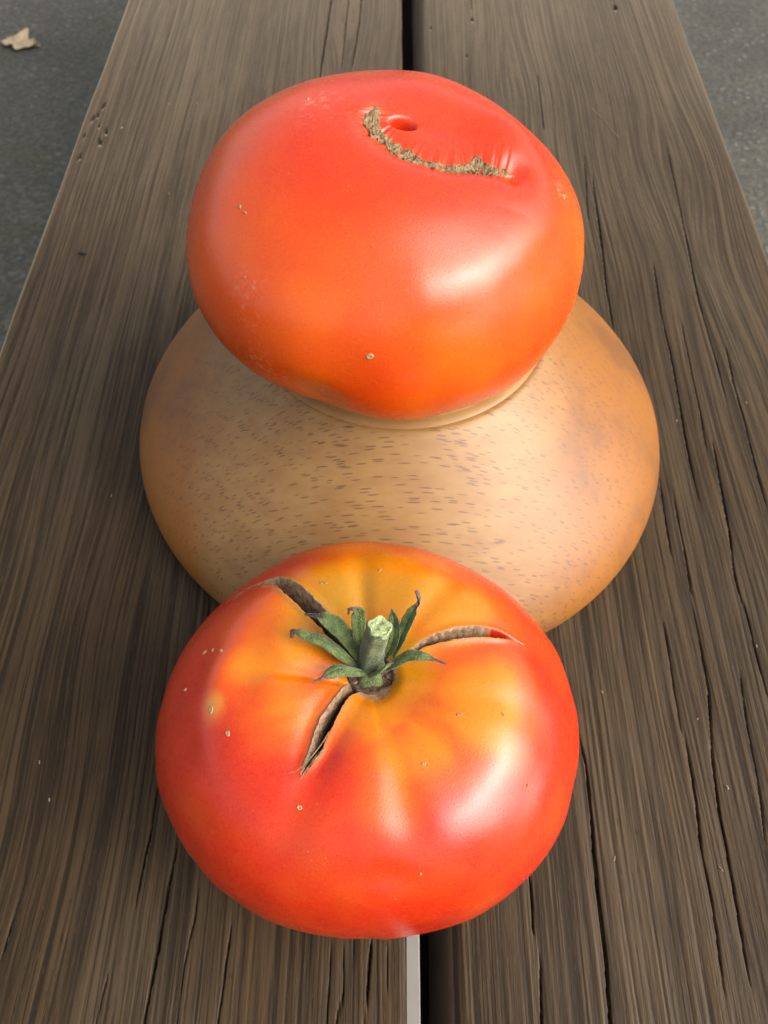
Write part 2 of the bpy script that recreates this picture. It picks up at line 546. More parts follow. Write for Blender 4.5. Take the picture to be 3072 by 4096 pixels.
HOLES_R = [(0.0539, 0.5911, 1.3), (0.0258, 0.5805, 1.2), (0.153, 0.6073, 2.4), (0.0481, 0.5455, .9)]

def plank(name, x0, x1, cracks, holes, mat, seed, edge_wob, r=.0022, knots=()):
    TH = .16
    ys = np.concatenate([np.linspace(-.45, -.04, 8)[:-1], np.linspace(-.04, .70, 340), np.linspace(.70, 1.5, 12)[1:]])
    nx = int((x1 - x0) / .0003)
    xs = np.linspace(x0 + .0001, x1 - .0001, nx)
    XX, YY = np.meshgrid(xs, ys)
    # side wobble of the sawn edges
    wl = edge_wob * (fbm(YY * 14, YY * 0 + 3, seed, 4) - .5)
    f = (XX - x0) / (x1 - x0)
    XX = XX + wl * (np.exp(-f * 40) + np.exp(-(1 - f) * 40))
    # growth grain: ridges along the plank that wander slowly
    warp = .0050 * (fbm(XX * 10, YY * 2.6, seed + 1, 3) - .5) + .0030 * (fbm(XX * 40, YY * 9, seed + 2, 2) - .5)
    for (kx, ky, ka, sx_, sy_) in knots:
        warp = warp + ka * np.exp(-((YY - ky) / sy_) ** 2) * np.tanh((XX - kx) / sx_) * np.exp(-((XX - kx) / (4 * sx_)) ** 2)
    gx = XX + warp
    g = .55 * fbm(gx * 520, YY * 5.0, seed + 5, 2) + .45 * vnoise(gx * 1300, YY * 14.0, seed + 6)
    bands = fbm(gx * 75, YY * 1.5, seed + 9, 2)
    grain = np.clip((g - .5) * (.9 + 1.0 * bands) + .5 + .3 * (bands - .5), 0, 1)
    ZZ = .00034 * (grain - .5) + .0016 * (fbm(XX * 14, YY * 3, seed + 3, 2) - .5)
    # rounded arrises
    dl, dr = XX - (x0 + wl), (x1 + wl) - XX
    for d_ in (f * (x1 - x0), (1 - f) * (x1 - x0)):
        q = np.clip(1 - d_ / r, 0, 1)
        ZZ = ZZ - r * (1 - np.sqrt(np.clip(1 - q * q, 0, 1)))
    stain = np.zeros_like(XX)
    # drying cracks
    for i, (wmm, pl) in enumerate(cracks):
        pl = np.array(sorted(pl, key=lambda p: p[1]))
        xc = np.interp(ys, pl[:, 1], pl[:, 0]) + .0006 * (fbm(ys * 45, ys * 0, seed + 20 + i, 3) - .5)
        t = (ys - pl[0, 1]) / (pl[-1, 1] - pl[0, 1])
        env = np.where((t >= 0) & (t <= 1), np.clip(np.minimum(t, 1 - t) * 7, 0, 1) ** .6, 0)
        env = env * (.65 + .7 * fbm(ys * 60, ys * 0 + 5, seed + 40 + i, 3))
        hw = wmm * .00030 * env
        d = np.abs(XX - xc[:, None])
        k = np.clip(1 - (d / (hw[:, None] + 1e-9)) ** 2, 0, 1)
        k = np.where(hw[:, None] > 3e-5, k, 0)
        ZZ = ZZ - .0042 * np.sqrt(k) * np.clip(hw[:, None] / .0003, .25, 1.2)
        ZZ = ZZ - .00016 * np.exp(-(d / .0012) ** 2) * env[:, None]
        stain = np.maximum(stain, .55 * np.exp(-(d / (hw[:, None] * 1.2 + 2e-4)) ** 2) * env[:, None])
    for (hx, hy, mm) in holes:
        d = np.hypot(XX - hx + .5 * (YY - hy) * math.sin(hx * 9e4), (YY - hy) * (.55 + .4 * math.sin(hy * 7e4) ** 2)) / (mm * .00062) * (1 + .5 * (fbm(XX * 900, YY * 700, seed + 70, 2) - .5))
        ZZ = ZZ - .003 * np.exp(-d ** 4)
        stain = np.maximum(stain, .9 * np.exp(-(d / 1.5) ** 2))
    ny = len(ys)
    top = np.stack([XX, YY, ZZ], -1)
    left = np.stack([top[:, 0, 0], ys, np.full(ny, -TH)], -1)
    right = np.stack([top[:, -1, 0], ys, np.full(ny, -TH)], -1)
    G = np.concatenate([left[:, None], top, right[:, None]], 1)
    gr = np.concatenate([grain[:, :1], grain, grain[:, -1:]], 1)
    stn = np.concatenate([stain[:, :1] * 0, stain, stain[:, :1] * 0], 1)
    nc = nx + 2
    V = G.reshape(-1, 3) + BO
    fs = [grid_faces(ny, nc, flip=True)]
    # end caps and underside
    e0, e1 = np.arange(nc), (ny - 1) * nc + np.arange(nc)
    V = np.vstack([V, [[(x0 + x1) / 2, ys[0], -TH - GZ], [(x0 + x1) / 2, ys[-1], -TH - GZ]]])
    a, b_ = len(V) - 2, len(V) - 1
    fs.append(np.stack([e0[:-1], e0[1:], np.full(nc - 1, a)], -1))
    fs.append(np.stack([e1[1:], e1[:-1], np.full(nc - 1, b_)], -1))
    fs.append(np.array([[0, (ny - 1) * nc, ny * nc - 1, nc - 1]]))
    grf = np.append(gr.ravel(), [.5, .5])
    stf = np.append(stn.ravel(), [0, 0])
    raw = np.concatenate([ZZ[:, :1] * 0 + 1, np.clip((-.0018 - ZZ) / .002, 0, 1) * (np.minimum(f, 1 - f) * (x1 - x0) < .0012), ZZ[:, :1] * 0 + 1], 1)
    gxf = np.append(np.concatenate([gx[:, :1] - .16, gx, gx[:, -1:] + .16], 1).ravel(), [0, 0])
    rwf = np.append(raw.ravel(), [1, 1])
    return mesh(name, V, fs, mat, bench, attrs={'grain': grf, 'stain': stf, 'raw': rwf, 'gx': gxf})

pl_l = plank('plank', -.1845, .0062, LC, HOLES_L, M_left, 1, .0016, .0022, [(-.030, .60, -.010, .007, .06), (-.13, .14, .004, .010, .05), (-.15, .06, -.004, .01, .04)])
pl_r = plank('plank', .0206, .1955, RC, HOLES_R, M_right, 8, .0030, .0034, [(.160, .43, -.0055, .008, .055), (.150, .345, .006, .007, .05), (.075, .50, -.006, .008, .06)])

def box(c, s):
    c, s = np.array(c, float), np.array(s, float) / 2
    V = np.array([[x, y, z] for x in (-1, 1) for y in (-1, 1) for z in (-1, 1)]) * s + c
    F = np.array([[0, 1, 3, 2], [4, 6, 7, 5], [0, 4, 5, 1], [2, 3, 7, 6], [0, 2, 6, 4], [1, 5, 7, 3]])
    return V, F

def bevelled(c, s, r=.0006):
    """box with chamfered vertical and top edges"""
    x, y, z = np.array(s) / 2
    ring = lambda i: [(-x + i + r, -y + i), (x - i - r, -y + i), (x - i, -y + i + r), (x - i, y - i - r), (x - i - r, y - i), (-x + i + r, y - i), (-x + i, y - i - r), (-x + i, -y + i + r)]
    V = [(a, b, -z) for a, b in ring(0)] + [(a, b, z - r) for a, b in ring(0)] + [(a, b, z) for a, b in ring(r)]
    V = np.array(V) + np.array(c)
    fs = [grid_faces(3, 8, wrap=True, flip=True)]
    cen = np.array([[c[0], c[1], c[2] + z], [c[0], c[1], c[2] - z]])
    V = np.vstack([V, cen])
    j = np.arange(8)
    fs += [np.stack([np.full(8, 24), 16 + j, 16 + (j + 1) % 8], -1), np.stack([np.full(8, 25), (j + 1) % 8, j], -1)]
    return V, fs

# pale strip fixed to the left plank inside the gap
V, fs = bevelled((.0085, -.05, -.0155 - GZ), (.0044, .30, .022), .0004)
mesh('spacer_strip', V, fs, M_strip, bench, smooth=False, attrs=None)
# legs under the planks, out of view
for y in (-.28, 1.25):
    for x in (-.09, .108):
        V, fs = bevelled((x, y, .0905), (.12, .12, .181), .004)
        mesh('leg', V, fs, M_leg, bench, smooth=False)

V, fs = bevelled((.012, .52, .29 - .055), (.14, 1.5, .105), .004)  # beam added below the planks so the gap shows dark
mesh('gap_dark_beam', V, fs, M_leg, bench, smooth=False)

# pale dust flecks and thin chaff fibres scattered on the planks
dv, df, k = [], [], 0
for i in range(58):
    x = rng.uniform(-.18, .003) if rng.random() < .45 else rng.uniform(.024, .192)
    y = rng.uniform(.0, .50)
    if math.hypot(x - .0038, y - .23) < .118 or math.hypot(x + .005, y - .083) < .062:
        continue
    ln, wd_ = rng.uniform(.0003, .0010), rng.uniform(.00012, .0003)
    if i % 28 == 0:
        ln, wd_ = .016, .00013
    a = rng.uniform(-.6, .6) + math.pi / 2
    c_, s_ = math.cos(a), math.sin(a)
    P = np.array([[-1, -1, 0], [1, -1, 0], [1, 1, 0], [-1, 1, 0], [0, 0, 1.2]], float) * [ln, wd_, wd_]
    P = P @ np.array([[c_, s_, 0], [-s_, c_, 0], [0, 0, 1]]) + [x, y, .0006]
    dv.append(P)
    df.append(np.array([[0, 1, 4], [1, 2, 4], [2, 3, 4], [3, 0, 4]]) + k)
    k += 5
tag(mesh('dust', np.vstack(dv), np.vstack(df), plain('chaff', (.36, .29, .19), .8), smooth=False), kind='stuff')

# dark seed on the left plank
s_ = np.linspace(0, 1, 12)
V, fs = tube(np.stack([(s_ - .5) * .0052, 0 * s_, .0008 + 0 * s_], -1), .0009 * np.sin(np.pi * np.clip(s_, .06, .94)) ** .6, 8)
sd_ = mesh('seed', V, fs, plain('seed_husk', (.018, .012, .009), .5))
sd_.location = (-.1586, .3479, .0004)
sd_.rotation_euler = (0, 0, R(-8))
tag(sd_, 'tiny dark seed lying alone on the left plank of the bench', 'seed')

# ---------------------------------------------------------------- wooden bowl, upside down
BX, BY, BH = .0038, .230, .069
bowl = empty('wooden_bowl', (BX, BY, 0), 'upturned pale brown wooden bowl standing on the bench under a tomato', 'bowl')
pc = np.polyfit(np.linspace(0, 1, 6), [.1078, .1087, .1006, .0867, .0706, .0545], 5)
na = 256
az = np.linspace(0, 2 * np.pi, na, endpoint=False)
oval = 1 + .010 * np.cos(2 * (az - R(125)))
so = np.linspace(0, 1, 70)
ro, zo = np.polyval(pc, so), BH * so
prof = [(.1010, .0006), (.1035, -.0)] + [(.1058, .0001), (.1070, .0006)] + list(zip(ro[1:], zo[1:]))
prof += [(.0535, .0692), (.0520, .0690)]
inner = [(max(.002, r_ - .0075), max(.0008, z_ - .005)) for r_, z_ in zip(ro[::-1], zo[::-1])]
prof = [(.0, .0615)] + inner[:-4] + prof + [(.0, .0690)]
pr = np.array(prof)
V = np.stack([pr[:, :1] * np.cos(az) * oval, pr[:, :1] * np.sin(az) * oval, pr[:, 1:] + 0 * az], -1).reshape(-1, 3)
mesh('bowl_body', V, grid_faces(len(pr), na, wrap=True, flip=True), M_bowl, bowl)
fr = np.array([(.0538, .0684), (.0527, .0698), (.0521, .0712), (.0518, .0732), (.0511, .0741), (.0498, .0744), (.0470, .0743), (.0461, .0738), (.0456, .0728), (.0455, .0700), (.045, .0690)])
fr = resample(fr, 36)
V = np.stack([fr[:, :1] * np.cos(az), fr[:, :1] * np.sin(az), fr[:, 1:] + .00025 * np.cos(3 * az + 1) * (fr[:, 1:] > .073)], -1).reshape(-1, 3)
mesh('foot_ring', V, grid_faces(len(fr), na, wrap=True, flip=True), M_foot, bowl)

# ---------------------------------------------------------------- tomatoes
def tomato_base(t, a, P):
    px, py, Rr, h, tx, ty = P['x'][:6]
    har = P['x'][6:]
    g = 0 * a
    for k in range(len(har) // 2):
        g = g + har[2 * k] * np.cos((k + 1) * a) + har[2 * k + 1] * np.sin((k + 1) * a)
    s = np.abs(np.sin(t))
    rho = Rr * s ** P['ex'] * (1 + g * s)
    z = h * np.sign(np.cos(t)) * np.abs(np.cos(t)) ** P['ez']
    z = np.where(z < 0, z * .95, z) - P['dim'][0] * np.exp(-(rho / (P['dim'][1] * Rr)) ** 2) * (t < 1.57)
    Q = np.stack([rho * np.cos(a), rho * np.sin(a), z + 0 * a], -1)
    return Q @ rot(tx, ty).T + np.array([0, 0, P['dz']])

def tomato_surf(t, a, P):
    """points and outward normals, features included"""
    Q = tomato_base(t, a, P)
    e = 1e-3
    n = np.cross(tomato_base(t + e, a, P) - Q, tomato_base(t, a + e, P) - Q)
    n /= np.linalg.norm(n, axis=-1, keepdims=True) + 1e-20
    return Q, n

def poly_dist(u, v, pl):
    """distance to polyline and parameter 0..1 along it"""
    pl = np.asarray(pl, float)
    seg = np.linalg.norm(np.diff(pl, axis=0), axis=1)
    cum = np.concatenate([[0], np.cumsum(seg)])
    best = np.full(u.shape, 1e9)
    par = np.zeros(u.shape)
    sgn = np.zeros(u.shape)
    for i in range(len(pl) - 1):
        ax, ay = pl[i]
        dx, dy = pl[i + 1] - pl[i]
        q = np.clip(((u - ax) * dx + (v - ay) * dy) / (dx * dx + dy * dy), 0, 1)
        d = np.hypot(u - ax - q * dx, v - ay - q * dy)
        m = d < best
        best = np.where(m, d, best)
        par = np.where(m, (cum[i] + q * seg[i]) / cum[-1], par)
        sgn = np.where(m, np.sign(dx * (v - ay) - dy * (u - ax)), sgn)
    return best, par, sgn

LOW = dict(ex=.80, ez=.80, x=[-0.0052, 0.0827, 0.0578, 0.0452, 0.0289, 0.0242, 0.0006, -0.0016, 0.0445, 0.0045, 0.0001, -0.0140, -0.0006, 0.0058, -0.0052, 0.0029], dim=[.007, .36], dz=.043088)
UPP = dict(ex=.86, ez=1.0, x=[0.0026, 0.2134, 0.0607, 0.0423, 0.0057, 0.1843, -0.0636, 0.0073, 0.0083, 0.0209, 0.0047, -0.0075, -0.0077, 0.0029, 0.0052, 0.0026], dim=[.003, .3], dz=.041593)

RED, ORA, YEL, OLI = np.array([.58, .017, .0015]), np.array([.68, .072, .002]), np.array([.76, .235, .003]), np.array([.40, .205, .005])

def tgrid(nt_top, nt_bot, tsplit, na):
    t = np.concatenate([np.linspace(.004, tsplit, nt_top), np.linspace(tsplit, np.pi - .01, nt_bot)[1:]])
    a = np.linspace(0, 2 * np.pi, na, endpoint=False)
    return np.meshgrid(t, a, indexing='ij')

def blobs(u, v, L):
    f = np.zeros(u.shape)
    for (x, y, s, w_) in L:
        f = np.maximum(f, w_ * np.exp(-(((u - x) ** 2 + (v - y) ** 2) / s ** 2)))
    return f

def close_poles(V, nt, na, attrs):
    """pole vertices and fans"""
    p0, p1 = V[:na].mean(0), V[-na:].mean(0)
    j = np.arange(na)
    o = len(V)
    V = np.vstack([V, p0, p1])
    fs = [grid_faces(nt, na, wrap=True),
          np.stack([np.full(na, o), j, (j + 1) % na], -1),
          np.stack([np.full(na, o + 1), (nt - 1) * na + (j + 1) % na, (nt - 1) * na + j], -1)]
    for k in attrs:
        a = attrs[k]
        attrs[k] = np.concatenate([a, a[:1], a[-1:]], 0)
    return V, fs, attrs

CRACKS = [
 # (left edge, right edge) in the polar plane of the stem end, depth, side that is undercut
 ([(-.03, .02), (-0.075, -0.011), (-0.111, -0.045), (-0.155, -0.108), (-0.182, -0.164), (-0.205, -0.231), (-0.227, -0.286), (-0.24, -0.345)],
  [(.0, .0), (-0.036, -0.011), (-0.063, -0.052), (-0.095, -0.11), (-0.125, -0.174), (-0.152, -0.232), (-0.205, -0.318), (-0.24, -0.345)], .0100, 1),
 ([(-.05, .12), (-0.144, 0.214), (-0.172, 0.279), (-0.224, 0.342), (-0.292, 0.433), (-0.355, 0.489), (-0.43, 0.540), (-0.497, 0.557), (-0.655, 0.587), (-0.817, 0.568)],
  [(-.04, .07), (-0.114, 0.142), (-0.147, 0.164), (-0.201, 0.217), (-0.28, 0.29), (-0.352, 0.369), (-0.408, 0.445), (-0.507, 0.530), (-0.639, 0.570), (-0.817, 0.562)], .0100, 1),
 ([(.04, .06), (0.092, 0.104), (0.133, 0.134), (0.184, 0.172), (0.254, 0.207), (0.333, 0.238), (0.418, 0.257), (0.504, 0.259), (0.6, 0.247), (0.70, 0.228)],
  [(.05, .04), (0.107, 0.088), (0.14, 0.096), (0.174, 0.114), (0.241, 0.137), (0.32, 0.162), (0.401, 0.182), (0.489, 0.202), (0.59, 0.223), (0.70, 0.228)], .0085, -1),
]

def make_lower():
    T_, A_ = tgrid(520, 130, 1.15, 1000)
    Q, n = tomato_surf(T_, A_, LOW)
    u, v = T_ * np.cos(A_), T_ * np.sin(A_)
    d = np.zeros(T_.shape)
    # soft shoulder ribs and lumps
    rib = np.exp(-((T_ - .45) / .30) ** 2)
    d += .0004 * rib * np.cos(5 * A_ + 1.1 + .5 * np.sin(2 * A_))
    for (az_, dp, wd_, t0, tw) in [(-74, .0011, .15, .52, .30), (174, .0013, .10, .34, .22), (96, .0011, .11, .42, .30), (55, .0010, .12, .55, .30), (-118, .0008, .14, .55, .3), (-8, .0008, .14, .50, .3), (135, .0006, .1, .3, .2)]:
        da = (A_ - R(az_) + np.pi) % (2 * np.pi) - np.pi
        d -= dp * np.exp(-(da / wd_) ** 2) * np.exp(-((T_ - t0) / tw) ** 2)
    d += .0010 * np.exp(-((T_ - .60) / .17) ** 2)
    for (x, y, s, h) in [(.12, -.86, .10, -.0006), (-.50, -.05, .15, -.0007), (.30, -.75, .22, .0010), (-.60, -.42, .26, .0009),
                         (.42, -.15, .20, .0004), (-.62, .05, .10, .0008), (.0, -.24, .14, .0010), (-.35, .05, .12, .0011), (.22, .45, .18, .0009)]:
        d += h * np.exp(-((u - x) ** 2 + (v - y) ** 2) / s ** 2)
    d += .0009 * (fbm(u * 3 + 20, v * 3 + 20, 3, 2) - .5)
    # stem cavity lip
    rs = np.hypot(u - .005, v - .038)
    d -= .0022 * np.exp(-(rs / .066) ** 4)
    cork = .9 * sstep(.070, .050, rs + .03 * (fbm(u * 40 + 9, v * 40, 5, 3) - .5))
    flesh = np.zeros_like(d)
    deep_shade = np.zeros_like(d)
    lip = np.zeros_like(d)
    for ci, (L, Rr, dep, side) in enumerate(CRACKS):
        L, Rr = resample(L, 60), resample(Rr, 60)
        c = (L + Rr) / 2
        hwv = np.linalg.norm(L - Rr, axis=1) / 2 * (.76, .54, .60)[ci]
        dist, par, sg = poly_dist(u, v, c)
        hw = np.interp(par, np.linspace(0, 1, 60), hwv)
        jag = 1 + .28 * (fbm(par * 36 + 3, sg * 2 + 5, 11 + ci, 3) - .5)
        hw0 = np.maximum(hw, .004)
        q0 = dist / hw0
        hw = np.maximum(hw * jag, .004)
        q = dist / hw
        k = np.where(q < 1, (1 - np.clip(q, 0, 1) ** 6), 0)
        floor = .52 + .62 * side * np.sign(sg) * np.clip(q, 0, 1)
        depth = dep * np.clip(hw / .030, .12, 1)
        d -= depth * k * floor
        rough = (fbm(u * 90, v * 90, 21 + ci, 3) - .5)
        d += .0004 * rough * k * np.clip(hw / .02, 0, 1)
        # rolled lip beside the split
        li = np.exp(-((q0 - 1.0) * hw0 / .020) ** 2) * (q >= 1) * np.clip(hw0 / .02, .2, 1)
        d += .0006 * li
        d -= (.0016, .0007, .0004)[ci] * np.exp(-((q0 - 1.0) * hw0 / .055) ** 2) * (q >= 1) * np.clip(hw0 / .03, 0, 1)
        ck = sstep(1.08, .98, q)
        cork = np.maximum(cork, ck)
        lip = np.maximum(lip, sstep(2.2, 1.1, q) * np.clip(hw / .02, .25, 1))
        if ci == 2:
            flesh = np.maximum(flesh, sstep(.66, .74, par) * sstep(.90, .84, par) * (q < .98))
        deep_shade = np.maximum(deep_shade, sstep(-.10, .45, side * sg * q) * (q < 1.0) * np.clip(hw / .012, 0, 1))  # painted shadow on the undercut side of each split
    # fine branching fissure at the end of the upper left split
    dist, par, sg = poly_dist(u, v, [(-.66, .60), (-.71, .565), (-.75, .54)])
    cork = np.maximum(cork, .8 * sstep(.016, .006, dist))
    V = Q + n * d[..., None]
    # keep clear of the bowl behind
    W = V + np.array([LOW['x'][0], LOW['x'][1], 0])
    rb = np.interp(W[..., 2], zo, np.polyval(pc, zo / BH) * 1.012)
    dx, dy = W[..., 0] - BX, W[..., 1] - BY
    rr = np.hypot(dx, dy)
    pen = np.where(W[..., 2] < BH, np.clip(rb + .0004 - rr, 0, None), 0)
    V[..., 0] += pen * dx / rr
    V[..., 1] += pen * dy / rr
    V[..., 2] = np.maximum(V[..., 2], 0)
    # pigment
    nz = .7 * (fbm(u * 3.2 + 40, v * 3.2 + 40, 31, 2) - .5)
    ray = fbm(4.2 * np.cos(A_) + 50 + .3 * T_, 4.2 * np.sin(A_) + 50, 33, 3) - .5
    yel = blobs(u, v, [(.42, -.10, 0.307, .95), (.18, -.22, 0.260, .85), (.02, -.10, 0.189, .8), (.12, -.40, 0.212, .55), (-.30, -.05, 0.260, .75), (-.44, .06, 0.260, .75), (-.62, -.09, 0.085, 1.0),
                       (-.16, .36, 0.354, 1.0), (.06, .48, 0.401, 1.0), (.28, .38, 0.378, .95), (-.24, .20, 0.260, .9), (.5, .02, 0.212, .8), (-.45, .28, 0.295, .65), (-.05, .78, 0.354, .8), (.3, .66, 0.354, .75), (.06, .1, 0.236, 1)])
    yel = np.clip(1.12 * yel + .35 * nz * (.08 + yel) + .45 * ray * (T_ > .15) * sstep(1.0, .5, T_), 0, 1)
    pig = RED + (ORA - RED) * sstep(.12, .55, yel)[..., None]
    pig = pig + (YEL - pig) * (sstep(.50, .98, yel) * .85)[..., None]
    oli = np.maximum(blobs(u, v, [(-.12, .38, .27, .95), (.10, .36, .22, .8), (.28, .28, .12, .6), (.05, .10, .17, .9), (-.28, .17, .12, .4)]), .0)
    oli = np.clip(oli + .5 * nz, 0, 1)
    pig = pig + (OLI - pig) * (oli * .92)[..., None]
    pig = pig + (np.array([.42, .20, .03]) - pig) * (lip * .45)[..., None]
    pig = pig + (np.array([.50, .28, .10]) - pig) * (blobs(u, v, [(-.635, -.10, .05, .4)]))[..., None]
    pig = pig * (1 + .25 * nz)[..., None]
    pig = pig + (np.array([.40, .010, .004]) - pig) * flesh[..., None]
    cork = cork * (1 - flesh)
    na, nt = T_.shape[1], T_.shape[0]
    at = {'pigment': np.clip(pig, 0, 1).reshape(-1, 3), 'cork': cork.ravel(), 'deep_shade': deep_shade.ravel()}
    V, fs, at = close_poles(V.reshape(-1, 3), nt, na, at)
    return V, fs, at

tl = empty('split_tomato', (LOW['x'][0], LOW['x'][1], 0), 'red and orange tomato with green stem and three brown splits, standing on the bench', 'tomato')
V, fs, at = make_lower()
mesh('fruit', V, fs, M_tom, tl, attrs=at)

TLO = np.array([LOW['x'][0], LOW['x'][1], 0])
def low_pt(u, v, off=0.0):
    t, a = np.array([math.hypot(u, v)]), np.array([math.atan2(v, u)])
    Q, n = tomato_surf(t, a, LOW)
    return (Q + n * off)[0], n[0]

# stem with its cut end
sp = np.array([(-.0042, .0865, .0773), (-0.0043, 0.0877, 0.0813), (-0.0037, 0.0888, 0.0873), (-0.0028, 0.0893, 0.0933), (-0.0020, 0.0902, 0.0980)]) - TLO
sp = resample(sp, 40)
ss = np.linspace(0, 1, 40)
rad = .0031 + .0017 * np.exp(-(ss / .16) ** 2) - .0002 * ss + .00025 * sstep(.85, 1, ss)
V, fs = tube(sp, rad, 40)
nn = 40 * 40
ang = np.tile(np.linspace(0, 2 * np.pi, 40, endpoint=False), 40)
ctr = np.repeat(sp, 40, 0)
rr_ = 1 + .09 * np.cos(5 * ang) + .05 * np.cos(3 * ang + 1) + .10 * (fbm(ang * 2, np.repeat(ss, 40) * 9, 50, 3) - .5)
V[:nn] = ctr + (V[:nn] - ctr) * rr_[:, None]
mesh('stem', V, fs, M_green, tl, attrs={'dry': np.append(.35 * sstep(.5, .62, fbm(ang * 3, np.repeat(ss, 40) * 5, 61, 3)), [0, 0])})
# torn cut surface
T1 = sp[-1] - sp[-3]
T1 /= np.linalg.norm(T1)
X1 = np.cross(T1, [0, 1, 0]); X1 /= np.linalg.norm(X1)
Y1 = np.cross(T1, X1)
rr1, aa1 = np.meshgrid(np.linspace(0, 1, 16), np.linspace(0, 2 * np.pi, 40, endpoint=False), indexing='ij')
zz1 = .0004 + .0009 * (fbm(rr1 * np.cos(aa1) * 2.2 + 9, rr1 * np.sin(aa1) * 2.2 + 9, 71, 3) - .45) + .0002 * (rr1 > .8)
zz1 = np.where(rr1 > .97, -.0006, zz1)
rw = .0031 * rr1 * (1 + .09 * np.cos(5 * aa1 + 2) + .1 * (fbm(aa1 * 3, rr1, 72, 2) - .5))
V = sp[-1] + rw[..., None] * (np.cos(aa1)[..., None] * X1 + np.sin(aa1)[..., None] * Y1) + zz1[..., None] * T1
mesh('stem_cut', V.reshape(-1, 3), grid_faces(16, 40, wrap=True), M_cut, tl)

# sepals
SEP = [
 ([(-0.0078, 0.0874, 0.0806), (-0.011, 0.088, 0.0858), (-0.016, 0.0903, 0.0893), (-0.0206, 0.0916, 0.0903), (-0.0241, 0.0929, 0.0903), (-0.0248, 0.0921, 0.0876)], .0016, .74),
 ([(-0.0070, 0.0885, 0.0806), (-0.0102, 0.0919, 0.0863), (-0.0132, 0.094, 0.0898), (-0.0161, 0.0956, 0.0913), (-0.0188, 0.0967, 0.0908), (-0.0215, 0.0979, 0.0893)], .0023, .66),
 ([(-0.0063, 0.0898, 0.0806), (-0.0077, 0.0938, 0.0863), (-0.0078, 0.0969, 0.0898), (-0.0081, 0.0982, 0.0918), (-0.0096, 0.0979, 0.0928), (-0.0102, 0.0968, 0.0918)], .0019, .62),
 ([(-0.0005, 0.0896, 0.0806), (0.0016, 0.093, 0.0853), (0.0018, 0.096, 0.0878), (0.0015, 0.0982, 0.0893), (0.0011, 0.0993, 0.0903)], .0018, .95),
 ([(0.0010, 0.0890, 0.0806), (0.0035, 0.0932, 0.0858), (0.0052, 0.0958, 0.0893), (0.0068, 0.0981, 0.0923), (0.0081, 0.1, 0.0933), (0.0072, 0.102, 0.0953)], .0016, .58),
 ([(-0.0020, 0.0858, 0.0810), (0.0018, 0.0865, 0.0853), (0.0051, 0.0873, 0.0883), (0.0084, 0.0868, 0.0893), (0.0118, 0.086, 0.0888), (0.0149, 0.0849, 0.0883)], .0016, .74),
 ([(-0.0045, 0.0854, 0.0812), (-0.0087, 0.0841, 0.0853), (-0.012, 0.0837, 0.0873), (-0.0149, 0.0823, 0.0873), (-0.0169, 0.0812, 0.0868), (-0.019, 0.0805, 0.0863)], .0017, .62),
 ([(-0.0045, 0.0852, 0.0812), (-0.0033, 0.0839, 0.0843), (-0.0012, 0.0845, 0.0861), (0.0005, 0.0854, 0.0873), (0.0016, 0.0856, 0.0873)], .0015, .80),
]
for si, (pts_, wd, dry0) in enumerate(SEP):
    P = resample(np.array(pts_) - TLO, 44)
    n_ = len(P)
    s = np.linspace(0, 1, n_)
    T = np.gradient(P, axis=0); T /= np.linalg.norm(T, axis=1, keepdims=True)
    ax = np.array([-.0040, .0880, .09]) - TLO
    out = P - ax; out[:, 2] = 0
    out = out.mean(0); out /= np.linalg.norm(out)
    S = np.cross(T, np.array([0, 0, 1.0]) + .0 * out)
    S0 = np.cross(out, [0, 0, 1.0])
    S = S0 + 0 * T
    S = S - (S * T).sum(1, keepdims=True) * T
    S /= np.linalg.norm(S, axis=1, keepdims=True)
    U = np.cross(S, T)
    m = 13
    q = np.linspace(-1, 1, m)
    wprof = wd * (sstep(-.15, .25, s) * (1 - .45 * sstep(.4, .85, s)) * np.clip((1.02 - s) / .35, 0.10, 1) ** .7)
    dry = sstep(dry0 - .05, dry0 + .08, s[:, None] + .10 * (fbm(s[:, None] * 12 + si * 3, q[None] * 2 + 7, 80 + si, 3) - .5))
    wr = wprof[:, None] * (1 - .45 * dry) * (1 + .30 * (fbm(s[:, None] * 14, q[None] * 1 + 3 + si, 90 + si, 3) - .5))
    cup = .38 + .5 * dry
    hgt = -cup * wr * (q[None] ** 2) * (-1 if si in (1, 2, 3, 4) else .7) - .0003 * np.exp(-(q[None] / .16) ** 2) + dry * .0008 * (fbm(s[:, None] * 22, q[None] * 3, 100 + si, 3) - .5)
    top = P[:, None] + (q[None] * wr)[..., None] * S[:, None] + hgt[..., None] * U[:, None]
    th = (.00038 * (1 - .6 * q[None] ** 2) + 0 * s[:, None])[..., None]
    A = (top + th * U[:, None]).reshape(-1, 3)
    B = (top - th * U[:, None]).reshape(-1, 3)
    o = len(A)
    f1 = grid_faces(n_, m)
    rim = np.concatenate([np.arange(m), np.arange(1, n_) * m + m - 1, (n_ - 1) * m + np.arange(m - 2, -1, -1), np.arange(n_ - 2, 0, -1) * m])
    rf_ = np.stack([rim, np.roll(rim, -1), np.roll(rim, -1) + o, rim + o], -1)
    mesh('sepal', np.vstack([A, B]), [f1, f1[:, ::-1] + o, rf_], M_green, tl, attrs={'dry': np.tile(dry.ravel(), 2)})

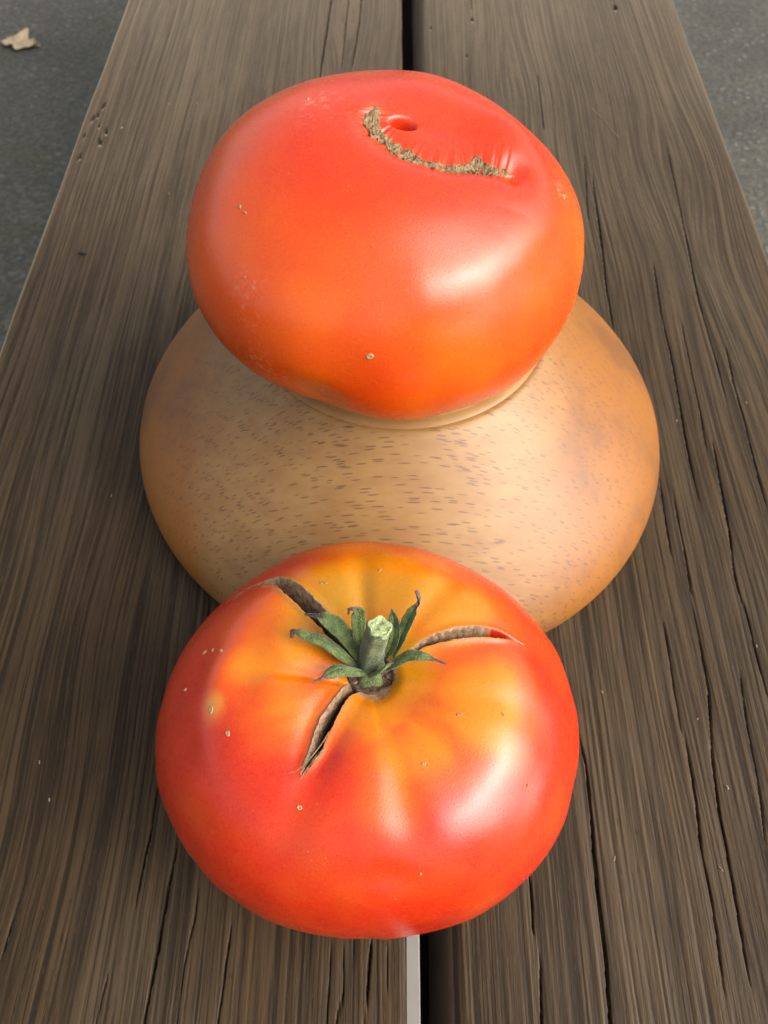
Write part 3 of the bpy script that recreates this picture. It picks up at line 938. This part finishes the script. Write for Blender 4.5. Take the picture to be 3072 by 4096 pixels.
# fine pale hairs on stem and sepals
hv, hf, k = [], [], 0
ctr_z = sp
for o_ in [o for o in tl.children if o.name.startswith(('stem', 'sepal')) and 'cut' not in o.name]:
    me = o_.data
    co = np.empty(len(me.vertices) * 3, np.float32); me.vertices.foreach_get('co', co); co = co.reshape(-1, 3)
    no = np.empty(len(me.vertices) * 3, np.float32); me.vertices.foreach_get('normal', no); no = no.reshape(-1, 3)
    for i in rng.choice(len(co), 150 if o_.name.startswith('stem') else 70, replace=False):
        dvec = no[i] + rng.normal(0, .35, 3)
        dvec /= np.linalg.norm(dvec)
        sdv = np.cross(dvec, rng.normal(0, 1, 3)); sdv /= np.linalg.norm(sdv)
        ln = rng.uniform(.0004, .0011)
        hv.append(np.stack([co[i] - sdv * .00003, co[i] + sdv * .00003, co[i] + dvec * ln]))
        hf.append(np.array([[0, 1, 2]]) + k)
        k += 3
tag(mesh('hairs', np.vstack(hv), np.vstack(hf), plain('plant_hair', (.62, .62, .45), .6), tl, smooth=False), kind='stuff')

# dried scar tissue around the stem foot
T_, A_ = np.meshgrid(np.linspace(0, 1, 30), np.linspace(0, 2 * np.pi, 120, endpoint=False), indexing='ij')
Rw = .052 * T_ * (1 + .30 * (fbm(np.cos(A_) * 2 + 8, np.sin(A_) * 2 + 8, 110, 3) - .5))
uu_, vv_ = .003 + Rw * np.cos(A_) * 1.15, .039 + Rw * np.sin(A_) * .95
Q, n = tomato_surf(np.hypot(uu_, vv_) + 1e-4, np.arctan2(vv_, uu_), LOW)
hh = -.0019 + .0016 * (fbm(uu_ * 120, vv_ * 120, 111, 4) - .35) * (T_ < .97) - .0022 * (T_ > .97) - .0006 * np.cos(T_ * 9)
mesh('stem_scar', (Q + n * hh[..., None]).reshape(-1, 3), grid_faces(30, 120, wrap=True), M_brown, tl)

# dry fibres across the end of the front split
for pl, r_ in (([(-.125, -.155, -.001), (-.155, -.215, .0008), (-.205, -.285, .0010), (-.254, -.335, .0012), (-.292, -.352, .0022)], .00022),
               ([(-.140, -.205, -.0015), (-.175, -.270, .0004), (-.214, -.320, .0008), (-.248, -.372, .0006)], .00030),
               ([(-.165, -.235, -.002), (-.20, -.295, .0003), (-.228, -.358, .0005)], .00022)):
    P = np.array([low_pt(a, b, c)[0] for a, b, c in pl])
    P = resample(P, 24)
    V, fs = tube(P, r_ * (1 - .6 * np.linspace(0, 1, 24)), 6)
    mesh('dry_fibre', V, fs, M_cork, tl)

def spot(parent, P, uv, size, asp, ang, mat, seed, surf_off=.00012):
    """small raised corky blemish on the skin"""
    rr, aa = np.meshgrid(np.linspace(0, 1, 8), np.linspace(0, 2 * np.pi, 20, endpoint=False), indexing='ij')
    k = size * rr * (1 + .5 * (fbm(np.cos(aa) * 2 + 5 + seed, np.sin(aa) * 2 + 5, 120 + seed, 3) - .5))
    du, dv = k * np.cos(aa), k * np.sin(aa) * asp
    u_ = uv[0] + du * math.cos(ang) - dv * math.sin(ang)
    v_ = uv[1] + du * math.sin(ang) + dv * math.cos(ang)
    Q, n = tomato_surf(np.hypot(u_, v_) + 1e-4, np.arctan2(v_, u_), P)
    # skin features live in the fruit mesh: drop onto it
    h = lookup_disp(parent, u_, v_)
    h = h + surf_off * (1 - rr ** 3) * (1 + 2 * np.exp(-((rr - .6) / .2) ** 2)) + .0001 * (fbm(u_ * 300, v_ * 300, seed, 2) - .5) - .00025 * (rr > .95)
    mesh('corky_spot', (Q + n * h[..., None]).reshape(-1, 3), grid_faces(8, 20, wrap=True), mat, parent)

from mathutils.bvhtree import BVHTree
_bvh = {}
def lookup_disp(parent, u_, v_):
    P = LOW if parent is tl else UPP
    key = parent.name
    if key not in _bvh:
        fr_ = [c for c in parent.children if c.name.startswith('fruit')][0]
        me = fr_.data
        co = np.empty(len(me.vertices) * 3, np.float32)
        me.vertices.foreach_get('co', co)
        _bvh[key] = co.reshape(-1, 3)
    C = _bvh[key]
    Q, n = tomato_surf(np.hypot(u_, v_) + 1e-4, np.arctan2(v_, u_), P)
    q0 = Q.reshape(-1, 3).mean(0)
    near = C[np.linalg.norm(C - q0, axis=1) < .02]
    out = np.empty(Q.shape[0] * Q.shape[1])
    Qf, nf = Q.reshape(-1, 3), n.reshape(-1, 3)
    for i in range(len(Qf)):
        d = near - Qf[i]
        k = d @ nf[i]
        lat = (d * d).sum(1) - k * k
        j = np.argsort(lat)[:3]
        out[i] = k[j].mean()
    return out.reshape(u_.shape)

for i, (x, y, s, asp) in enumerate([(-0.791, 0.185, .018, .6), (-0.722, 0.175, .013, .7), (-0.65, 0.152, .015, .6), (-0.881, 0.012, .013, .6), (-0.639, -0.113, .020, .7), (-0.54, -0.209, .014, .9),
                                    (-0.263, -0.495, .014, 1), (0.188, -0.291, .009, 1), (0.51, -0.116, .013, .4), (0.307, -0.114, .013, .4), (0.695, -0.408, .010, .5),
                                    (-0.218, 0.44, .010, .5), (-0.198, 0.436, .010, .5), (0.032, 0.515, .014, .3), (0.247, -0.84, .011, .6), (-.32, .42, .006, 1)]):
    spot(tl, LOW, (x, y), s, asp, .6 + i, M_spot, i)

# ---------------------------------------------------------------- upper tomato
def make_upper():
    T_, A_ = tgrid(330, 190, 1.2, 620)
    Q, n = tomato_surf(T_, A_, UPP)
    u, v = T_ * np.cos(A_), T_ * np.sin(A_)
    d = .0010 * (fbm(u * 2.2 + 10, v * 2.2 + 30, 13, 2) - .5)
    # lobes low on the front and the notch between two of them
    low = np.exp(-((T_ - 1.95) / .26) ** 2)
    an = math.atan2(-1.66, -.62)
    da = (A_ - an + np.pi) % (2 * np.pi) - np.pi
    d -= .0026 * low * np.exp(-(da / .17) ** 2)
    d += .0014 * low * np.exp(-((da - .38) / .22) ** 2)
    d += .0007 * np.exp(-((T_ - .9) / .5) ** 2) * np.cos(4 * A_ + .6)
    rd, rp, rs_ = poly_dist(u, v, [(.05, -.90), (.14, -.87), (.32, -.75), (.44, -.59), (.52, -.40), (.47, -.20), (.42, .0), (.33, .16)])
    d += .0013 * np.exp(-(rd / .17) ** 2)
    d -= .0008 * np.exp(-(((u - .75) / .25) ** 2 + ((v + .62) / .3) ** 2))
    # blossom end: dimple, sunk pleat along the scar, shoulder fold on the right
    d -= .0065 * np.exp(-(((u + .080) / .038) ** 2 + ((v - .032) / .021) ** 2) ** 1.6)
    d -= .0012 * np.exp(-(((u + .070) / .085) ** 2 + ((v - .036) / .050) ** 2))
    d += .0009 * np.exp(-(((u + .077) / .10) ** 2 + ((v - .030) / .060) ** 2))
    dist, par, sg = poly_dist(u, v, SCAR)
    d -= .0022 * np.exp(-(dist / .075) ** 2) * sstep(0, .1, par)
    d -= .0016 * np.exp(-(((u - .10) / .22) ** 2 + ((v + .02) / .13) ** 2))
    d += .0017 * np.exp(-((u - .36) ** 2 + (v - .10) ** 2) / .16 ** 2)
    d += .0012 * np.exp(-((u + .02) ** 2 + (v - .26) ** 2) / .2 ** 2)
    d -= .0016 * np.exp(-((u - .40) ** 2 + (v + .16) ** 2) / .09 ** 2)
    # puckers running out of the scar
    puck = fbm(par * 46, sg * 3 + 7, 17, 2) - .5
    d += .0011 * puck * np.exp(-(dist / .075) ** 2)
    V = Q + n * d[..., None]
    # sit inside the foot ring
    rxy = np.hypot(V[..., 0] + UPP['x'][0] - BX, V[..., 1] + UPP['x'][1] - BY)
    zmin = np.where(rxy < .0445, .0695, np.where(rxy < .0530, .0746, .0))
    zmin = np.interp(rxy, [0, .0435, .0462, .0515, .0535, .060], [.0698, .0700, .0746, .0746, .0715, .060])
    V[..., 2] = np.maximum(V[..., 2], zmin - UB)
    nz = fbm(u * 2.6 + 60, v * 2.6 + 60, 37, 2) - .5
    ray = fbm(4.0 * np.cos(A_) + 50, 4.0 * np.sin(A_) + 50 + .3 * T_, 39, 3) - .5
    ora = sstep(.30, 1.15, T_) * .80
    ora = np.maximum(ora, .72 * blobs(u, v, [(-1.0, -.75, .34, .85), (-.72, -.9, .30, .8), (-1.2, -1.08, .35, .9), (.35, -1.40, .30, .85), (.15, -1.25, .22, .65), (.70, -1.05, .25, .8), (.90, -.36, .16, .9), (-.45, -1.08, .22, .6),
                                       (.8, -1.25, .35, .75), (-.30, -1.5, .2, .55)]))
    ora = ora * (1 - .5 * blobs(u, v, [(-.2, -1.55, .26, 1), (-.50, -1.33, .2, .6)]))
    ora = np.clip(ora + .40 * nz + .20 * ray * sstep(.4, .9, T_), 0, 1)
    red = np.array([.62, .028, .0022])
    pig = red + (ORA - red) * sstep(.05, .75, ora)[..., None]
    pig = pig + (YEL - pig) * (sstep(.72, 1.0, ora) * .25)[..., None]
    pig = pig * (1 + .18 * nz)[..., None]
    sc = sstep(.58, .74, fbm((u + v * .8) * 26 + 9, (v - .5 * u) * 90 + 3, 201, 3)) * blobs(u, v, [(-1.03, -1.36, .13, .8), (-.92, -1.47, .10, .7), (-.86, -.86, .09, .6), (-.90, -1.02, .10, .4), (-.45, .10, .12, .5), (.70, -.13, .06, .7)])
    pig = pig + (np.array([.80, .42, .26]) - pig) * (sc * .6)[..., None]
    halo = np.exp(-(dist / .030) ** 2)
    pig = pig + (np.array([.52, .11, .02]) - pig) * (halo * .55)[..., None]
    pig = pig + (np.array([.50, .008, .004]) - pig) * (.7 * np.exp(-(((u + .080) / .040) ** 2 + ((v - .032) / .024) ** 2) ** 2))[..., None]
    cork = np.zeros_like(d)
    na, nt = T_.shape[1], T_.shape[0]
    at = {'pigment': np.clip(pig, 0, 1).reshape(-1, 3), 'cork': cork.ravel()}
    return close_poles(V.reshape(-1, 3), nt, na, at)

SCAR = [(-0.206, 0.078), (-0.199, 0.032), (-0.194, -0.022), (-0.162, -0.053), (-0.13, -0.076), (-0.1, -0.105), (-0.074, -0.124), (-0.04, -0.139), (0.008, -0.151), (0.064, -0.158),
        (0.111, -0.16), (0.163, -0.143), (0.195, -0.140), (0.244, -0.143), (0.294, -0.144), (0.349, -0.144)]
UB = .072
tu = empty('scarred_tomato', (UPP['x'][0], UPP['x'][1], UB - .0), 'red orange tomato with a long tan corky scar, sitting on the upturned bowl', 'tomato')
UPP['dz'] = .113593 - UB
V, fs, at = make_upper()
mesh('fruit', V, fs, M_tom, tu, attrs=at)

# corky scar strip
ns, nq = 420, 27
C_ = resample(SCAR, ns)
Tn = np.gradient(C_, axis=0); Tn /= np.linalg.norm(Tn, axis=1, keepdims=True)
Nn = np.stack([-Tn[:, 1], Tn[:, 0]], 1)
s = np.linspace(0, 1, ns)
base_w = 1.55 * (.016 + .006 * np.exp(-((s - .08) / .08) ** 2) + .010 * np.exp(-((s - .40) / .05) ** 2) + .017 * np.exp(-((s - .80) / .09) ** 2) - .004 * np.exp(-((s - .56) / .06) ** 2))
base_w *= np.clip(np.minimum(s, 1 - s) * 40, 0, 1) ** .5
def jagged(sd):
    j = fbm(s * 38, s * 0 + 2, sd, 2) - .5
    tri = np.abs(((s * 17 + 2.0 * fbm(s * 9, s * 0, sd + 5, 2)) % 1) - .5) * 2
    return 1 + .8 * j + .6 * (tri ** 2) * (fbm(s * 14, s * 0 + 8, sd + 9, 1) > .5)
wp, wm = base_w * jagged(140), base_w * jagged(160)
q = np.linspace(-1, 1, nq)
off = np.where(q[None] > 0, q[None] * wp[:, None], q[None] * wm[:, None])
u_, v_ = C_[:, :1] + off * Nn[:, :1], C_[:, 1:] + off * Nn[:, 1:]
Q, n = tomato_surf(np.hypot(u_, v_) + 1e-4, np.arctan2(v_, u_), UPP)
# height of the fruit surface under the strip
dist, par, sg = poly_dist(u_, v_, SCAR)
base = lookup_disp(tu, u_[::14], v_[::14])
idx = np.arange(0, ns, 14)
base = np.stack([np.interp(np.arange(ns), idx, base[:, j]) for j in range(nq)], 1)
rg = fbm(s[:, None] * 60, q[None] * 1.8 + 4, 180, 3)
rg2 = np.abs(fbm(s[:, None] * 40 + 3, q[None] * 3 + 9, 190, 2) - .5) * 2
hh = base + (.0001 + .0011 * (rg - .40) - .0007 * rg2) * (1 - q[None] ** 6) + .0003 - .0007 * (np.abs(q[None]) > .93)
mesh('blossom_scar', (Q + n * hh[..., None]).reshape(-1, 3), grid_faces(ns, nq, flip=True), M_cork, tu)
for i, (x, y, sz, asp) in enumerate([(-0.223, -1.316, .030, .75), (-0.828, -0.44, .012, .6), (-0.8, -0.477, .014, .5), (-0.863, -0.81, .016, .25), (-0.503, 0.141, .014, .4), (0.717, -0.137, .020, .4)]):
    spot(tu, UPP, (x, y), sz, asp, .4 + i, M_spot, 30 + i)
